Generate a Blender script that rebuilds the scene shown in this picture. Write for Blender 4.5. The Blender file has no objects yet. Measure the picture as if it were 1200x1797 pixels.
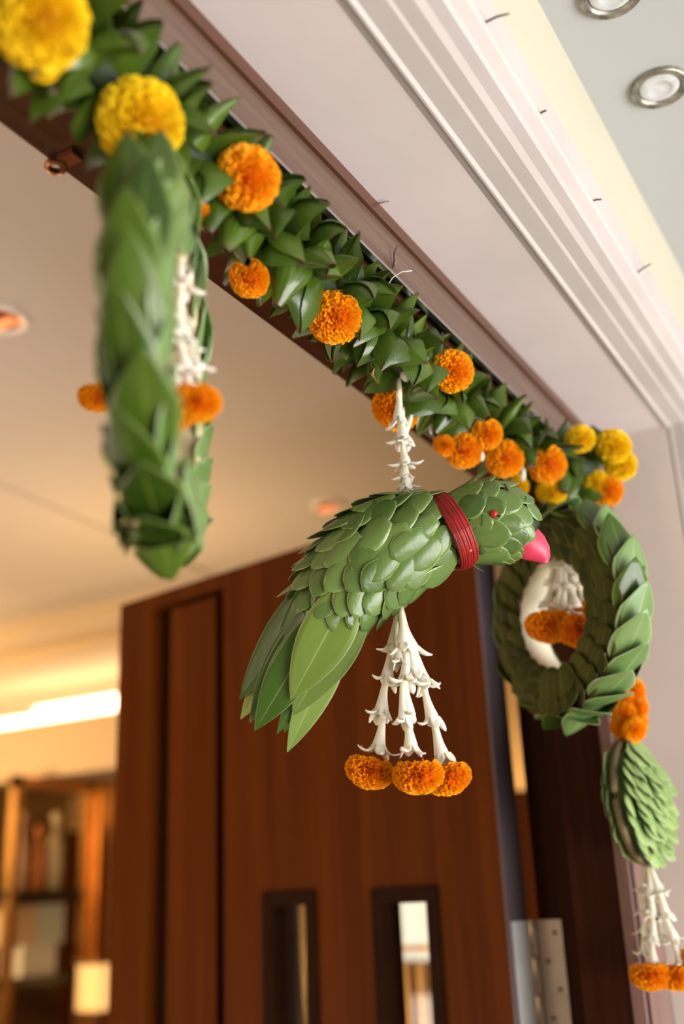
import bpy, math, random
import numpy as np
from mathutils import Matrix, Vector
rnd = random.Random(7)
scene = bpy.context.scene
C = scene.collection
FLOOR = 1.6                                   # eye height of the photographer above the floor
# ------------------------------------------------------------------ camera
F = 1888.07
R = np.array([[0.50280997, -0.27613335, -0.8191047], [-0.86341073, -0.20569404, -0.4606646], [-0.04128009, 0.93885054, -0.34184151]])
FW = -R[:, 2]
RIGHT, UP = R[:, 0], R[:, 1]
cam_data = bpy.data.cameras.new('camera')
cam = bpy.data.objects.new('camera', cam_data); C.objects.link(cam)
cam.matrix_world = Matrix.Translation((0, 0, FLOOR)) @ Matrix(R.tolist()).to_4x4()
cam_data.sensor_fit = 'VERTICAL'; cam_data.sensor_height = 36.0; cam_data.sensor_width = 24.0
cam_data.lens = F / 1797 * 36
cam_data.clip_start = 0.02
cam_data.dof.use_dof = True
cam_data.dof.focus_distance = 0.965
cam_data.dof.aperture_fstop = 2.3
scene.camera = cam
# ------------------------------------------------------------------ world, lights, exposure
scene.view_settings.view_transform = 'Standard'
scene.view_settings.look = 'None'
scene.view_settings.exposure = 1.0
scene.view_settings.gamma = 1.0
scene.view_settings.use_curve_mapping = False
world = bpy.data.worlds.new('world'); scene.world = world; world.use_nodes = True
world.node_tree.nodes['Background'].inputs[0].default_value = (1.0, 0.985, 0.96, 1)
world.node_tree.nodes['Background'].inputs[1].default_value = 0.9
def area(name, loc, target, sx, sy, power, col):
    l = bpy.data.lights.new(name, 'AREA'); l.shape = 'RECTANGLE'; l.size = sx; l.size_y = sy; l.energy = power; l.color = col
    o = bpy.data.objects.new(name, l); C.objects.link(o); o.location = (loc[0], loc[1], loc[2] + FLOOR)
    o.rotation_euler = (Vector(target) - Vector(loc)).to_track_quat('-Z', 'Y').to_euler(); return o
def point(name, loc, power, col, rad=.15):
    l = bpy.data.lights.new(name, 'POINT'); l.energy = power; l.color = col; l.shadow_soft_size = rad
    o = bpy.data.objects.new(name, l); C.objects.link(o); o.location = (loc[0], loc[1], loc[2] + FLOOR); return o
area('daylight_from_terrace', (0.7, -2.2, -.75), (1.0, 0.4, .5), 3.0, 1.3, 75, (1, .97, .95))
area('room_ceiling_fill', (0.2, 1.9, -.5), (0.6, 1.8, 1), 1.4, 1.4, 10, (1, .84, .70))  # unseen uplight added to brighten the room ceiling
point('cove_glow_fill', (2.1, 3.3, .35), 24, (1, .62, .25))  # added light that widens the cove's warm glow on ceiling and cabinet
point('room_door_fill', (-.3, 1.5, .55), 6.5, (1, .76, .52))  # unseen warm fill added for the room ceiling and the door
point('pole_fill', (2.0, 1.75, .35), 9, (1, .66, .3))  # unseen fill added to light the poles behind the door
# ------------------------------------------------------------------ coordinates (relative to the lens, z up)
def V(a): return np.asarray(a, float)
def unit(a):
    a = V(a); return a / np.linalg.norm(a)
def ray(u, v): return R @ np.array([u - 600, -(v - 898.5), -F])
def at_depth(u, v, d):
    r = ray(u, v); return r * d / (r @ FW)
def at_plane(u, v, ax, val):
    r = ray(u, v); return r * val / r[ax]
def depth(p): return float(V(p) @ FW)
def at_vert(u, v, xy):                         # point on the ray whose horizontal distance equals that of the plumb line at xy
    r = ray(u, v); return r * np.hypot(*xy) / np.hypot(r[0], r[1])
# ------------------------------------------------------------------ materials
def material(name): 
    m = bpy.data.materials.new(name); m.use_nodes = True
    nt = m.node_tree; b = nt.nodes['Principled BSDF']
    return m, nt, b
def N(nt, t, **kw):
    n = nt.nodes.new(t)
    for k, v in kw.items(): setattr(n, k, v)
    return n
def ramp(nt, fac, stops):
    r = N(nt, 'ShaderNodeValToRGB'); e = r.color_ramp.elements
    while len(e) < len(stops): e.new(.5)
    for el, (p, c) in zip(e, stops): el.position = p; el.color = (*c, 1)
    nt.links.new(fac, r.inputs[0]); return r.outputs[0]
def mix(nt, fac, a, b, mode='MIX'):
    m = N(nt, 'ShaderNodeMix', data_type='RGBA', blend_type=mode)
    for s, x in ((m.inputs[0], fac), (m.inputs[6], a), (m.inputs[7], b)):
        if hasattr(x, 'links'): nt.links.new(x, s)
        else: s.default_value = x if not isinstance(x, tuple) else (*x, 1)
    return m.outputs[2]
def mathn(nt, op, a, b=0.0, c=0.0):
    m = N(nt, 'ShaderNodeMath', operation=op)
    for s, x in zip(m.inputs, (a, b, c)):
        if hasattr(x, 'links'): nt.links.new(x, s)
        else: s.default_value = x
    return m.outputs[0]
def noise(nt, vec, scale, detail=3, rough=.55):
    n = N(nt, 'ShaderNodeTexNoise'); n.inputs['Scale'].default_value = scale; n.inputs['Detail'].default_value = detail; n.inputs['Roughness'].default_value = rough
    if vec is not None: nt.links.new(vec, n.inputs['Vector'])
    return n.outputs[0]
def mapping(nt, vec, scale):
    n = N(nt, 'ShaderNodeMapping'); n.inputs['Scale'].default_value = scale; nt.links.new(vec, n.inputs[0]); return n.outputs[0]
def coord(nt, which): return N(nt, 'ShaderNodeTexCoord').outputs[which]
def bump(nt, b, h, strength, dist=.001):
    n = N(nt, 'ShaderNodeBump'); n.inputs['Strength'].default_value = strength; n.inputs['Distance'].default_value = dist
    nt.links.new(h, n.inputs['Height']); nt.links.new(n.outputs[0], b.inputs['Normal'])
def plain(name, col, rough=.5, metal=0., var=.12, scale=30., spec=.5, bmp=0.):
    m, nt, b = material(name)
    n = noise(nt, coord(nt, 'Object'), scale)
    lo = tuple(c * (1 - var) for c in col); hi = tuple(min(1, c * (1 + var)) for c in col)
    nt.links.new(ramp(nt, n, [(.3, lo), (.7, hi)]), b.inputs['Base Color'])
    b.inputs['Roughness'].default_value = rough; b.inputs['Metallic'].default_value = metal; b.inputs['Specular IOR Level'].default_value = spec
    if bmp: bump(nt, b, n, bmp, .0015)
    return m
def wood(name, col, dark, scale=(40, 40, 1.2), rough=.35, spec=.5):
    m, nt, b = material(name)
    v = mapping(nt, coord(nt, 'Object'), scale)
    n1 = noise(nt, v, 1.0, 5, .6); n2 = noise(nt, v, 4.0, 4, .7)
    f = mathn(nt, 'ADD', mathn(nt, 'MULTIPLY', n1, .65), mathn(nt, 'MULTIPLY', n2, .35))
    nt.links.new(ramp(nt, f, [(.32, dark), (.68, col)]), b.inputs['Base Color'])
    b.inputs['Roughness'].default_value = rough; b.inputs['Specular IOR Level'].default_value = spec
    bump(nt, b, n2, .25, .0006)
    return m
def emit(name, col, strength):
    m, nt, b = material(name)
    n = noise(nt, coord(nt, 'Object'), 3.0)
    nt.links.new(ramp(nt, n, [(.2, tuple(c * .9 for c in col)), (.8, col)]), b.inputs['Emission Color'])
    b.inputs['Base Color'].default_value = (*col, 1)
    b.inputs['Emission Strength'].default_value = strength; return m
def leafy(name, dark, light, edge, rough=.36, stripes=0., tip=None, trans=.18, edge_w=.86, rib=.05, spec=.5, back=None):
    """green leaf: uv x runs across (0..1, midrib .5), uv y from the stalk to the tip; every leaf gets its own tone"""
    m, nt, b = material(name)
    sep = N(nt, 'ShaderNodeSeparateXYZ'); nt.links.new(coord(nt, 'UV'), sep.inputs[0])
    ux, uy = sep.outputs[0], sep.outputs[1]
    info = N(nt, 'ShaderNodeObjectInfo').outputs['Random']
    n = noise(nt, coord(nt, 'Object'), 2.6, 4)
    f = mathn(nt, 'ADD', mathn(nt, 'MULTIPLY', info, .6), mathn(nt, 'MULTIPLY', n, .5))
    col = ramp(nt, f, [(.15, dark), (.85, light)])
    ac = mathn(nt, 'ABSOLUTE', mathn(nt, 'SUBTRACT', mathn(nt, 'MULTIPLY', ux, 2), 1))
    if stripes:
        w = mathn(nt, 'SINE', mathn(nt, 'MULTIPLY', ux, stripes))
        col = mix(nt, mathn(nt, 'MULTIPLY_ADD', w, .2, .2), col, tuple(c * .62 for c in dark))
    if rib:
        col = mix(nt, mathn(nt, 'MULTIPLY', mathn(nt, 'LESS_THAN', ac, rib), .6), col, edge)
    if edge_w < 1:
        col = mix(nt, mathn(nt, 'SMOOTH_MIN', mathn(nt, 'MULTIPLY', mathn(nt, 'GREATER_THAN', ac, edge_w), .8), 1, 0.0), col, edge)
    if tip:
        col = mix(nt, mathn(nt, 'MULTIPLY', mathn(nt, 'GREATER_THAN', mathn(nt, 'ADD', uy, mathn(nt, 'MULTIPLY', n, .12)), .99), .75), col, tip)
    if back:
        g = N(nt, 'ShaderNodeNewGeometry').outputs['Backfacing']
        col = mix(nt, g, col, back)
    nt.links.new(col, b.inputs['Base Color'])
    b.inputs['Roughness'].default_value = rough; b.inputs['Specular IOR Level'].default_value = spec
    bump(nt, b, mathn(nt, 'ADD', n, mathn(nt, 'MULTIPLY', mathn(nt, 'SINE', mathn(nt, 'MULTIPLY', ux, stripes or 1)), .06 if stripes else 0.0)), .25, .002)
    if trans:
        out = nt.nodes['Material Output']; t = N(nt, 'ShaderNodeBsdfTranslucent'); mx = N(nt, 'ShaderNodeMixShader')
        nt.links.new(mix(nt, .5, col, (.28, .42, .04)), t.inputs[0]); mx.inputs[0].default_value = trans
        nt.links.new(b.outputs[0], mx.inputs[1]); nt.links.new(t.outputs[0], mx.inputs[2]); nt.links.new(mx.outputs[0], out.inputs[0])
    return m
def petalmat(name, inner, outer, trans=.3, rough=.6, info=.0):
    m, nt, b = material(name)
    sep = N(nt, 'ShaderNodeSeparateXYZ'); nt.links.new(coord(nt, 'UV'), sep.inputs[0])
    n = noise(nt, coord(nt, 'Object'), 9.0)
    f = mathn(nt, 'ADD', mathn(nt, 'MULTIPLY', sep.outputs[1], .8), mathn(nt, 'MULTIPLY', n, .35))
    col = ramp(nt, f, [(.25, inner), (.95, outer)])
    nt.links.new(col, b.inputs['Base Color']); b.inputs['Roughness'].default_value = rough; b.inputs['Specular IOR Level'].default_value = .25
    out = nt.nodes['Material Output']; t = N(nt, 'ShaderNodeBsdfTranslucent'); mx = N(nt, 'ShaderNodeMixShader')
    nt.links.new(col, t.inputs[0]); mx.inputs[0].default_value = trans
    nt.links.new(b.outputs[0], mx.inputs[1]); nt.links.new(t.outputs[0], mx.inputs[2]); nt.links.new(mx.outputs[0], out.inputs[0])
    return m
M = dict(
    soffit=plain('painted_soffit', (.61, .535, .515), .55, var=.05, scale=6),
    moulding=plain('painted_moulding', (.50, .45, .425), .45, var=.05, scale=9),
    wall_out=plain('cream_plaster', (.48, .445, .345), .8, var=.04, scale=5, bmp=.1),
    ceil_out=plain('white_ceiling', (.40, .41, .40), .85, var=.02, scale=3),
    ceil_in=plain('room_ceiling', (.50, .445, .415), .85, var=.02, scale=2),
    seam=plain('seam_grey', (.42, .36, .34), .8),
    room_wall=plain('room_wall', (.55, .42, .26), .7, var=.06, scale=2),
    dark_wall=plain('olive_wall', (.07, .055, .035), .7, var=.1, scale=2),
    floor_out=plain('pale_stone_floor', (.62, .56, .52), .5, var=.08, scale=4),
    floor_in=plain('room_floor', (.34, .22, .13), .4, var=.15, scale=4),
    bulkhead=plain('bulkhead_paint', (.60, .47, .32), .8, var=.03, scale=2),
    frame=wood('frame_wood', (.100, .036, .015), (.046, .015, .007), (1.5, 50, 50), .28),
    frame_face=wood('frame_face_wood', (.150, .095, .066), (.075, .038, .026), (1.2, 40, 60), .3),  # lighter than the frame: daylight sheen on the face is in the colour
    jamb=wood('jamb_wood', (.040, .010, .003), (.016, .0035, .0015), (45, 45, 1.2), .55, .06),  # darker copy of the frame wood, shade of the jamb painted in
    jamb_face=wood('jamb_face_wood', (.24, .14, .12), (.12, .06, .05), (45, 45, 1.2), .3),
    door=wood('door_wood', (.138, .032, .0028), (.066, .0135, .001), (26, 26, .7), .5, .06),
    door_edge=plain('door_edge_sheen', (.12, .09, .10), .22, var=.2, scale=4),  # grey-mauve colour holds the light reflected by the edge
    slot=plain('slot_frame_wood', (.022, .007, .002), .6, spec=.05),
    black=plain('rubber_seal', (.008, .006, .006), .6),
    steel=plain('edge_strip_steel', (.62, .60, .60), .25, metal=1.),
    hinge=plain('hinge_metal', (.52, .44, .36), .4, metal=.3, var=.08),
    plate=plain('bright_plate', (.80, .78, .78), .4, metal=.15, var=.05),
    screw=plain('screw_metal', (.22, .20, .16), .4, metal=.8),
    copper=plain('copper', (.30, .11, .045), .35, metal=.8),
    brass=plain('brass', (.75, .40, .14), .3, metal=.9, var=.15),
    gold=plain('gold_wall_panel', (.80, .55, .26), .35, metal=.4, var=.1, scale=3),
    lampring=plain('lamp_ring', (.30, .28, .23), .35, metal=.7, var=.5, scale=60),
    lampglass=plain('lamp_glass', (.55, .56, .56), .15, var=.2, scale=40),
    wire=plain('rusty_wire', (.20, .15, .11), .6, metal=.3),
    tape=plain('tape_scrap', (.75, .70, .58), .4),
    core=plain('stalk_core', (.50, .40, .22), .6, var=.2, scale=12),
    palecore=plain('pale_stalk', (.78, .74, .55), .6, var=.1, scale=14),
    thread=plain('red_thread', (.26, .004, .004), .5, var=.3, scale=80),
    cotton=plain('white_thread', (.80, .76, .66), .8),
    beak=plain('pink_petal', (.50, .032, .075), .42, var=.30, scale=28, bmp=.2),
    eye=plain('red_seed', (.40, .015, .010), .25),
    pin=plain('pin_head', (.8, .8, .8), .1, metal=1.),
    green_core=plain('dark_leaf_core', (.02, .035, .012), .7),
    medal_core=plain('medallion_inner_leaf', (.07, .15, .03), .6),
    brownrim=plain('brown_stalk', (.11, .075, .028), .7, var=.25, scale=40),
    orange=petalmat('orange_petal', (.93, .21, .0), (1.0, .46, .008)),
    yellow=petalmat('yellow_petal', (.85, .45, .0), (1.0, .74, .015)),
    white=petalmat('white_petal', (.84, .80, .58), (.92, .88, .80), .25, .45),
    bud=petalmat('green_white_petal', (.55, .62, .20), (.88, .86, .70), .25, .45),
    garland_leaf=leafy('folded_leaf_green', (.024, .053, .004), (.100, .165, .017), (.17, .24, .04), .22, 150, tip=(.09, .045, .02), trans=.08, edge_w=1.1, rib=0),
    scale_leaf=leafy('parrot_leaf_green', (.055, .110, .022), (.155, .240, .062), (.30, .38, .11), .25, 0, trans=.08, edge_w=.93, rib=.0, back=(.20, .28, .10)),
    tail_leaf=leafy('tail_leaf_green', (.085, .150, .016), (.175, .262, .045), (.36, .46, .20), .36, 0, trans=.15, edge_w=.96, rib=.03),
    tail_dark=leafy('tail_leaf_dark_green', (.035, .088, .009), (.078, .165, .022), (.26, .38, .14), .33, 0, trans=.12, edge_w=.96, rib=.03),
    tail_pale=leafy('tail_leaf_pale_green', (.20, .33, .05), (.32, .45, .11), (.50, .58, .24), .4, 0, trans=.2, edge_w=.93, rib=.04),
    wreath_leaf=leafy('wreath_leaf_green', (.020, .048, .003), (.078, .138, .012), (.15, .22, .04), .3, 0, trans=.12, edge_w=.9, rib=.04),
    wreath_pale=leafy('wreath_leaf_pale_green', (.10, .19, .045), (.19, .30, .10), (.34, .43, .21), .34, 0, trans=.12, edge_w=.9, rib=.04),
    wreath_back=leafy('wreath_leaf_shaded_underside', (.012, .018, .001), (.052, .060, .005), (.11, .10, .02), .6, 0, spec=.15, trans=.05, edge_w=.9, rib=.06),  # brownish undersides, darkened further to paint in shade on the wreath's face
    medal_leaf=leafy('medallion_leaf_green', (.20, .33, .07), (.38, .52, .19), (.48, .58, .30), .4, 0, trans=.2, edge_w=.9, rib=.05),
    vase_pink=plain('vase_pink', (.55, .36, .26), .25), vase_orange=plain('vase_orange', (.50, .16, .04), .25), vase_pale=plain('vase_pale', (.60, .50, .28), .2),
    box_blue=plain('box_pale_blue', (.55, .62, .55), .5, var=.05), box_cream=plain('box_cream', (.70, .52, .30), .5, var=.05), box_grey=plain('box_pale_grey', (.66, .64, .56), .5, var=.05),
    backpanel=plain('cabinet_back', (.22, .12, .035), .5, var=.2, scale=5), shelf=plain('dark_shelf', (.035, .022, .012), .4),
    cove=emit('cove_light', (1, .83, .58), 2.6), lantern=emit('lantern_glow', (1, .58, .20), .5),
    slotglow=emit('slot_glow', (.86, .95, .88), .42), bulb=emit('amber_lamp', (1, .36, .14), .28),
)
def glassmat():
    m, nt, b = material('clear_glass'); b.inputs['Base Color'].default_value = (1, .97, .92, 1); b.inputs['Roughness'].default_value = .03
    b.inputs['Transmission Weight'].default_value = 1.0; b.inputs['IOR'].default_value = 1.45
    n = noise(nt, coord(nt, 'Object'), 40.0); nt.links.new(ramp(nt, n, [(0, (.02,) * 3), (1, (.05,) * 3)]), b.inputs['Roughness']); return m
M['glass'] = glassmat()
# ------------------------------------------------------------------ mesh helpers
class MB:
    def __init__(s): s.v = []; s.f = []; s.uv = []; s.n = 0
    def add(s, v, f, uv=None):
        v = V(v); s.v.append(v); s.f += [tuple(i + s.n for i in q) for q in f]
        s.uv.append(V(uv) if uv is not None else np.zeros((len(v), 2))); s.n += len(v); return s
    def box(s, lo, hi, T=None):
        x0, y0, z0 = lo; x1, y1, z1 = hi
        v = V([(x0, y0, z0), (x1, y0, z0), (x1, y1, z0), (x0, y1, z0), (x0, y0, z1), (x1, y0, z1), (x1, y1, z1), (x0, y1, z1)])
        if T is not None: v = T(v)
        return s.add(v, [(0, 3, 2, 1), (4, 5, 6, 7), (0, 1, 5, 4), (1, 2, 6, 5), (2, 3, 7, 6), (3, 0, 4, 7)])
    def tube(s, pts, rad, n=10, cap=True):
        pts = V(pts); k = len(pts); rad = np.broadcast_to(V(rad), (k,))
        tan = np.gradient(pts, axis=0); tan /= np.linalg.norm(tan, axis=1)[:, None] + 1e-12
        ref = V((0, 0, 1)) if abs(tan[0][2]) < .9 else V((1, 0, 0))
        vs = []; uv = []
        for i in range(k):
            a = np.cross(tan[i], ref); a /= np.linalg.norm(a) + 1e-12; b = np.cross(tan[i], a); ref = -b if False else ref
            for j in range(n):
                t = 2 * math.pi * j / n; vs.append(pts[i] + rad[i] * (math.cos(t) * a + math.sin(t) * b)); uv.append((j / n, i / (k - 1)))
        f = [(i * n + j, i * n + (j + 1) % n, (i + 1) * n + (j + 1) % n, (i + 1) * n + j) for i in range(k - 1) for j in range(n)]
        if cap: f += [tuple(range(n))[::-1], tuple((k - 1) * n + j for j in range(n))]
        return s.add(vs, f, uv)
    def lathe(s, prof, n=24, T=None):
        vs = [(r * math.cos(2 * math.pi * j / n), r * math.sin(2 * math.pi * j / n), z) for r, z in prof for j in range(n)]
        k = len(prof); f = [(i * n + j, i * n + (j + 1) % n, (i + 1) * n + (j + 1) % n, (i + 1) * n + j) for i in range(k - 1) for j in range(n)]
        v = V(vs)
        if T is not None: v = T(v)
        return s.add(v, f)
    def extrude(s, prof, axis_pts):
        """profile points (n,3) at the first point copied to the second: prof is a pair of (n,3) arrays"""
        a, b = V(axis_pts[0]), V(axis_pts[1]); n = len(a)
        f = [(i, (i + 1) % n, n + (i + 1) % n, n + i) for i in range(n)] + [tuple(range(n))[::-1], tuple(n + i for i in range(n))]
        return s.add(np.vstack([a, b]), f)
    def mesh(s, name, mat, smooth=True):
        me = bpy.data.meshes.new(name); v = np.vstack(s.v)
        me.from_pydata(v.tolist(), [], s.f); uv = np.vstack(s.uv)
        l = me.uv_layers.new(name='UVMap'); idx = np.empty(len(me.loops), int); me.loops.foreach_get('vertex_index', idx)
        l.data.foreach_set('uv', uv[idx].astype(np.float32).ravel())
        if smooth: me.polygons.foreach_set('use_smooth', [True] * len(me.polygons))
        me.materials.append(mat); me.update(); return me
def link(name, data, parent=None, mw=None, loc=None):
    o = bpy.data.objects.new(name, data); C.objects.link(o)
    if parent is not None:
        o.parent = parent; o.matrix_parent_inverse = Matrix.Identity(4)
        pm = parent['_mw'] if '_mw' in parent else None
    m = mw if mw is not None else Matrix.Identity(4)
    if parent is not None: m = WM[parent.name].inverted() @ m
    WM[o.name] = mw if mw is not None else (WM[parent.name] if parent is not None and mw is None and False else Matrix.Identity(4))
    o.matrix_basis = m
    return o
WM = {}
ORG = Matrix.Translation((0, 0, FLOOR))
def part(name, mb_or_me, mat=None, parent=None, smooth=True, centre=True, label=None):
    """mesh given in lens-relative coordinates; its origin is moved to the middle of its box"""
    if isinstance(mb_or_me, MB):
        vs = np.vstack(mb_or_me.v); c = (vs.min(0) + vs.max(0)) / 2 if centre else np.zeros(3)
        mb_or_me.v = [vs - c]; mb_or_me.uv = [np.vstack(mb_or_me.uv)]
        me = mb_or_me.mesh(name, mat, smooth)
        o = link(name, me, parent, ORG @ Matrix.Translation(c.tolist()))
    if label: o['label'] = label
    return o
def inst(name, me, mw, parent=None, label=None):
    o = link(name, me, parent, ORG @ mw)
    if label: o['label'] = label
    return o
def empty(name, loc):
    return link(name, None, None, ORG @ Matrix.Translation(V(loc).tolist()))
def tag(o, label=None, cat=None, group=None, kind=None):
    if label: o['label'] = label
    if cat: o['category'] = cat
    if group: o['group'] = group
    if kind: o['kind'] = kind
    return o
def frame(x, y, z, loc, sx=1, sy=1, sz=1):
    m = Matrix.Identity(4)
    for i, (a, s) in enumerate(((x, sx), (y, sy), (z, sz))):
        for j in range(3): m[j][i] = float(a[j] * s)
    for j in range(3): m[j][3] = float(loc[j])
    return m
def basis(ydir, nrm):
    y = unit(ydir); z = V(nrm) - y * (V(nrm) @ y); z = unit(z); x = np.cross(y, z); return x, y, z
def rot(v, axis, ang):
    v = V(v); k = unit(axis); return v * math.cos(ang) + np.cross(k, v) * math.sin(ang) + k * (k @ v) * (1 - math.cos(ang))
# ------------------------------------------------------------------ unit meshes: leaves, folded leaves, flowers
def leaf_mesh(name, mat, shape, cup=.25, bend=.12, fold=0., thick=.012, nu=6, nv=9):
    """unit leaf: stalk at the origin, tip at y=1, full width 1, upper side +z, a rim closes upper and lower faces"""
    mb = MB(); top = []; uv = []
    for i in range(nv + 1):
        t = i / nv; w = shape(t) * .5
        for j in range(nu + 1):
            u = j / nu * 2 - 1
            top.append((u * w, t, -cup * (u * w) ** 2 * 1.6 + bend * (t - t * t) * 1.2 + fold * abs(u) * w)); uv.append(((u + 1) / 2, t))
    top = V(top); low = top - V((0, 0, thick)); k = nu + 1
    q = [(i * k + j, i * k + j + 1, (i + 1) * k + j + 1, (i + 1) * k + j) for i in range(nv) for j in range(nu)]
    n = len(top); rim = [i * k for i in range(nv + 1)][::-1] + [j for j in range(1, k)] + [i * k + nu for i in range(1, nv + 1)] + [nv * k + j for j in range(nu - 1, 0, -1)]
    f = q + [tuple(x + n for x in p[::-1]) for p in q]
    f += [(rim[a], rim[(a + 1) % len(rim)], rim[(a + 1) % len(rim)] + n, rim[a] + n)[::-1] for a in range(len(rim))]
    mb.add(np.vstack([top, low]), f, np.vstack([uv, uv])); return mb.mesh(name, mat)
ovate = lambda t: max(.03, (math.sin(math.pi * min(1, (t * .86 + .14)) ** 1.35)) ** .55) if t < .995 else .12
pointed = lambda t: max(.02, min(1, (1 - t) * 2.1) ** .8 * (.55 + .45 * min(1, t * 4)) * (1 - .12 * max(0, .5 - t)))
lance = lambda t: max(.03, math.sin(math.pi * (t * .93 + .07) ** .9) ** .85) if t < .99 else .02
def round_leaf(t): return max(.03, (4 * t * (1 - t)) ** .5 * (.72 + .28 * math.sin(math.pi * t ** 1.3))) if 0 < t < 1 else .04
def folded_mesh(name, mat, skew=0., turns=1.25, flat=.42, blunt=0., seam=0.3, power=.62, n=16, m=7):
    """a strip of leaf rolled to a pointed pocket: a flattened spiral cone whose outer edge laps over itself"""
    mb = MB(); vs = []; uv = []
    for i in range(m + 1):
        t = i / m; a = .5 * ((1 - t) ** power * (1 - blunt) + blunt * (1 - t * .55)) * (.86 + .22 * math.sin(math.pi * min(1, t * 1.3)))
        a = max(a, .012)
        for j in range(n + 1):
            s = j / n; ph = 2 * math.pi * (seam + s * turns); k = 1 + .16 * s * (1 - .6 * t)
            cx, sx = math.cos(ph), math.sin(ph)
            x = a * k * math.copysign(abs(cx) ** .85, cx); z = a * k * (flat + .25 * blunt) * math.copysign(abs(sx) ** 1.25, sx)
            vs.append((x + skew * t * (1 - .2 * t), t, z + .10 * math.sin(math.pi * t))); uv.append((s, t))
    k = n + 1
    mb.add(vs, [(i * k + j, i * k + j + 1, (i + 1) * k + j + 1, (i + 1) * k + j) for i in range(m) for j in range(n)], uv)
    return mb.mesh(name, mat)
def marigold_mesh(name, mat, seed, count=430, squash=.74):
    r = random.Random(seed); mb = MB()
    sv = []; nn, mm = 14, 9
    for i in range(mm + 1):
        for j in range(nn):
            a = math.pi * i / mm; b = 2 * math.pi * j / nn; sv.append((.74 * math.sin(a) * math.cos(b), .74 * math.sin(a) * math.sin(b), .70 * squash * math.cos(a)))
    mb.add(sv, [(i * nn + j, i * nn + (j + 1) % nn, (i + 1) * nn + (j + 1) % nn, (i + 1) * nn + j)[::-1] for i in range(mm) for j in range(nn)], [(0, 0)] * len(sv))
    for i in range(count):
        h = 1 - 1.62 * (i + .5) / count; th = i * 2.39996 + r.uniform(-.2, .2); rr = math.sqrt(max(0, 1 - h * h))
        d = unit((rr * math.cos(th), rr * math.sin(th), h + r.uniform(-.05, .05)))
        tw = r.uniform(0, 2 * math.pi); x = unit(np.cross(d, (0.1, .2, 1)) + 1e-6); x = rot(x, d, tw); z = np.cross(x, d)
        w = r.uniform(.11, .175); L0, L1 = .60, r.uniform(.93, 1.04); cu = r.uniform(-.9, .9); ph = r.uniform(0, 6.28)
        vs = []; uv = []
        for a in range(3):
            t = a / 2
            for b in range(6):
                u = b / 5 * 2 - 1; ww = w * (.35 + .75 * t)
                off = .07 * math.sin(u * 4.6 + ph) * t + .10 * cu * u * u * t
                lip = -.05 * abs(u) ** 2 * t + .015 * math.sin(u * 9 + ph) * t
                p = d * (L0 + (L1 - L0) * t + lip) + x * (u * ww) + z * (off + .05 * cu * t * t)
                vs.append((p[0], p[1], p[2] * squash)); uv.append(((u + 1) / 2, t))
        mb.add(vs, [(a * 6 + b, a * 6 + b + 1, (a + 1) * 6 + b + 1, (a + 1) * 6 + b) for a in range(2) for b in range(5)], uv)
    return mb.mesh(name, mat)
def floret_mesh(name, mat, seed, petals=5, length=1., plen=.36, spread=.75, half=False):
    """tuberose floret: stalk end at the origin, throat at y=-1 (hanging), petals curl out below"""
    r = random.Random(seed); mb = MB()
    ys = np.linspace(0, -1, 8); pts = [(0.03 * math.sin(3 * y), y, .02 * math.sin(5 * y)) for y in ys]
    mb.tube(pts, [.045, .07, .08, .085, .10, .125, .16, .18], 10)
    for k in range(petals):
        a = 2 * math.pi * (k + r.uniform(-.2, .2)) / petals; sp = spread * r.uniform(.3, 1.9); ln = plen * r.uniform(.75, 1.15)
        dirv = V((math.cos(a), 0, math.sin(a))); side = V((-math.sin(a), 0, math.cos(a)))
        vs = []; uv = []; nn = 7; m = 6
        for i in range(nn):
            t = i / (nn - 1); ang = .25 + sp * 1.5 * t
            c = dirv * (.12 + ln * math.sin(ang) * t * .95) + V((0, -.90 - ln * math.cos(ang) * t, 0))
            nrm = dirv * math.cos(ang) + V((0, math.sin(ang), 0))
            w = .13 * (math.sin(math.pi * (.25 + .72 * t)) ** .7) * (1 if t < 1 else .4); th = .034 * (1 - .4 * t)
            for j in range(m):
                b = 2 * math.pi * j / m; vs.append(c + side * (w * math.cos(b)) + nrm * (th * math.sin(b) + .5 * w * math.cos(b) ** 2 * .6)); uv.append((j / m, .3 + .7 * t))
        f = [(i * m + j, i * m + (j + 1) % m, (i + 1) * m + (j + 1) % m, (i + 1) * m + j) for i in range(nn - 1) for j in range(m)] + [tuple((nn - 1) * m + j for j in range(m))]
        mb.add(vs, f, uv)
    return mb.mesh(name, mat)
MARI = {'O': [marigold_mesh('orange_marigold_%d' % i, M['orange'], 10 + i) for i in range(3)], 'Y': [marigold_mesh('yellow_marigold_%d' % i, M['yellow'], 20 + i) for i in range(3)]}
FLOR = [floret_mesh('floret_%d' % i, M['white'], 30 + i, petals=(5, 4, 6, 5, 3)[i], plen=(.36, .40, .32, .42, .36)[i], spread=(.42, .5, .36, .62, .4)[i]) for i in range(5)]
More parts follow.
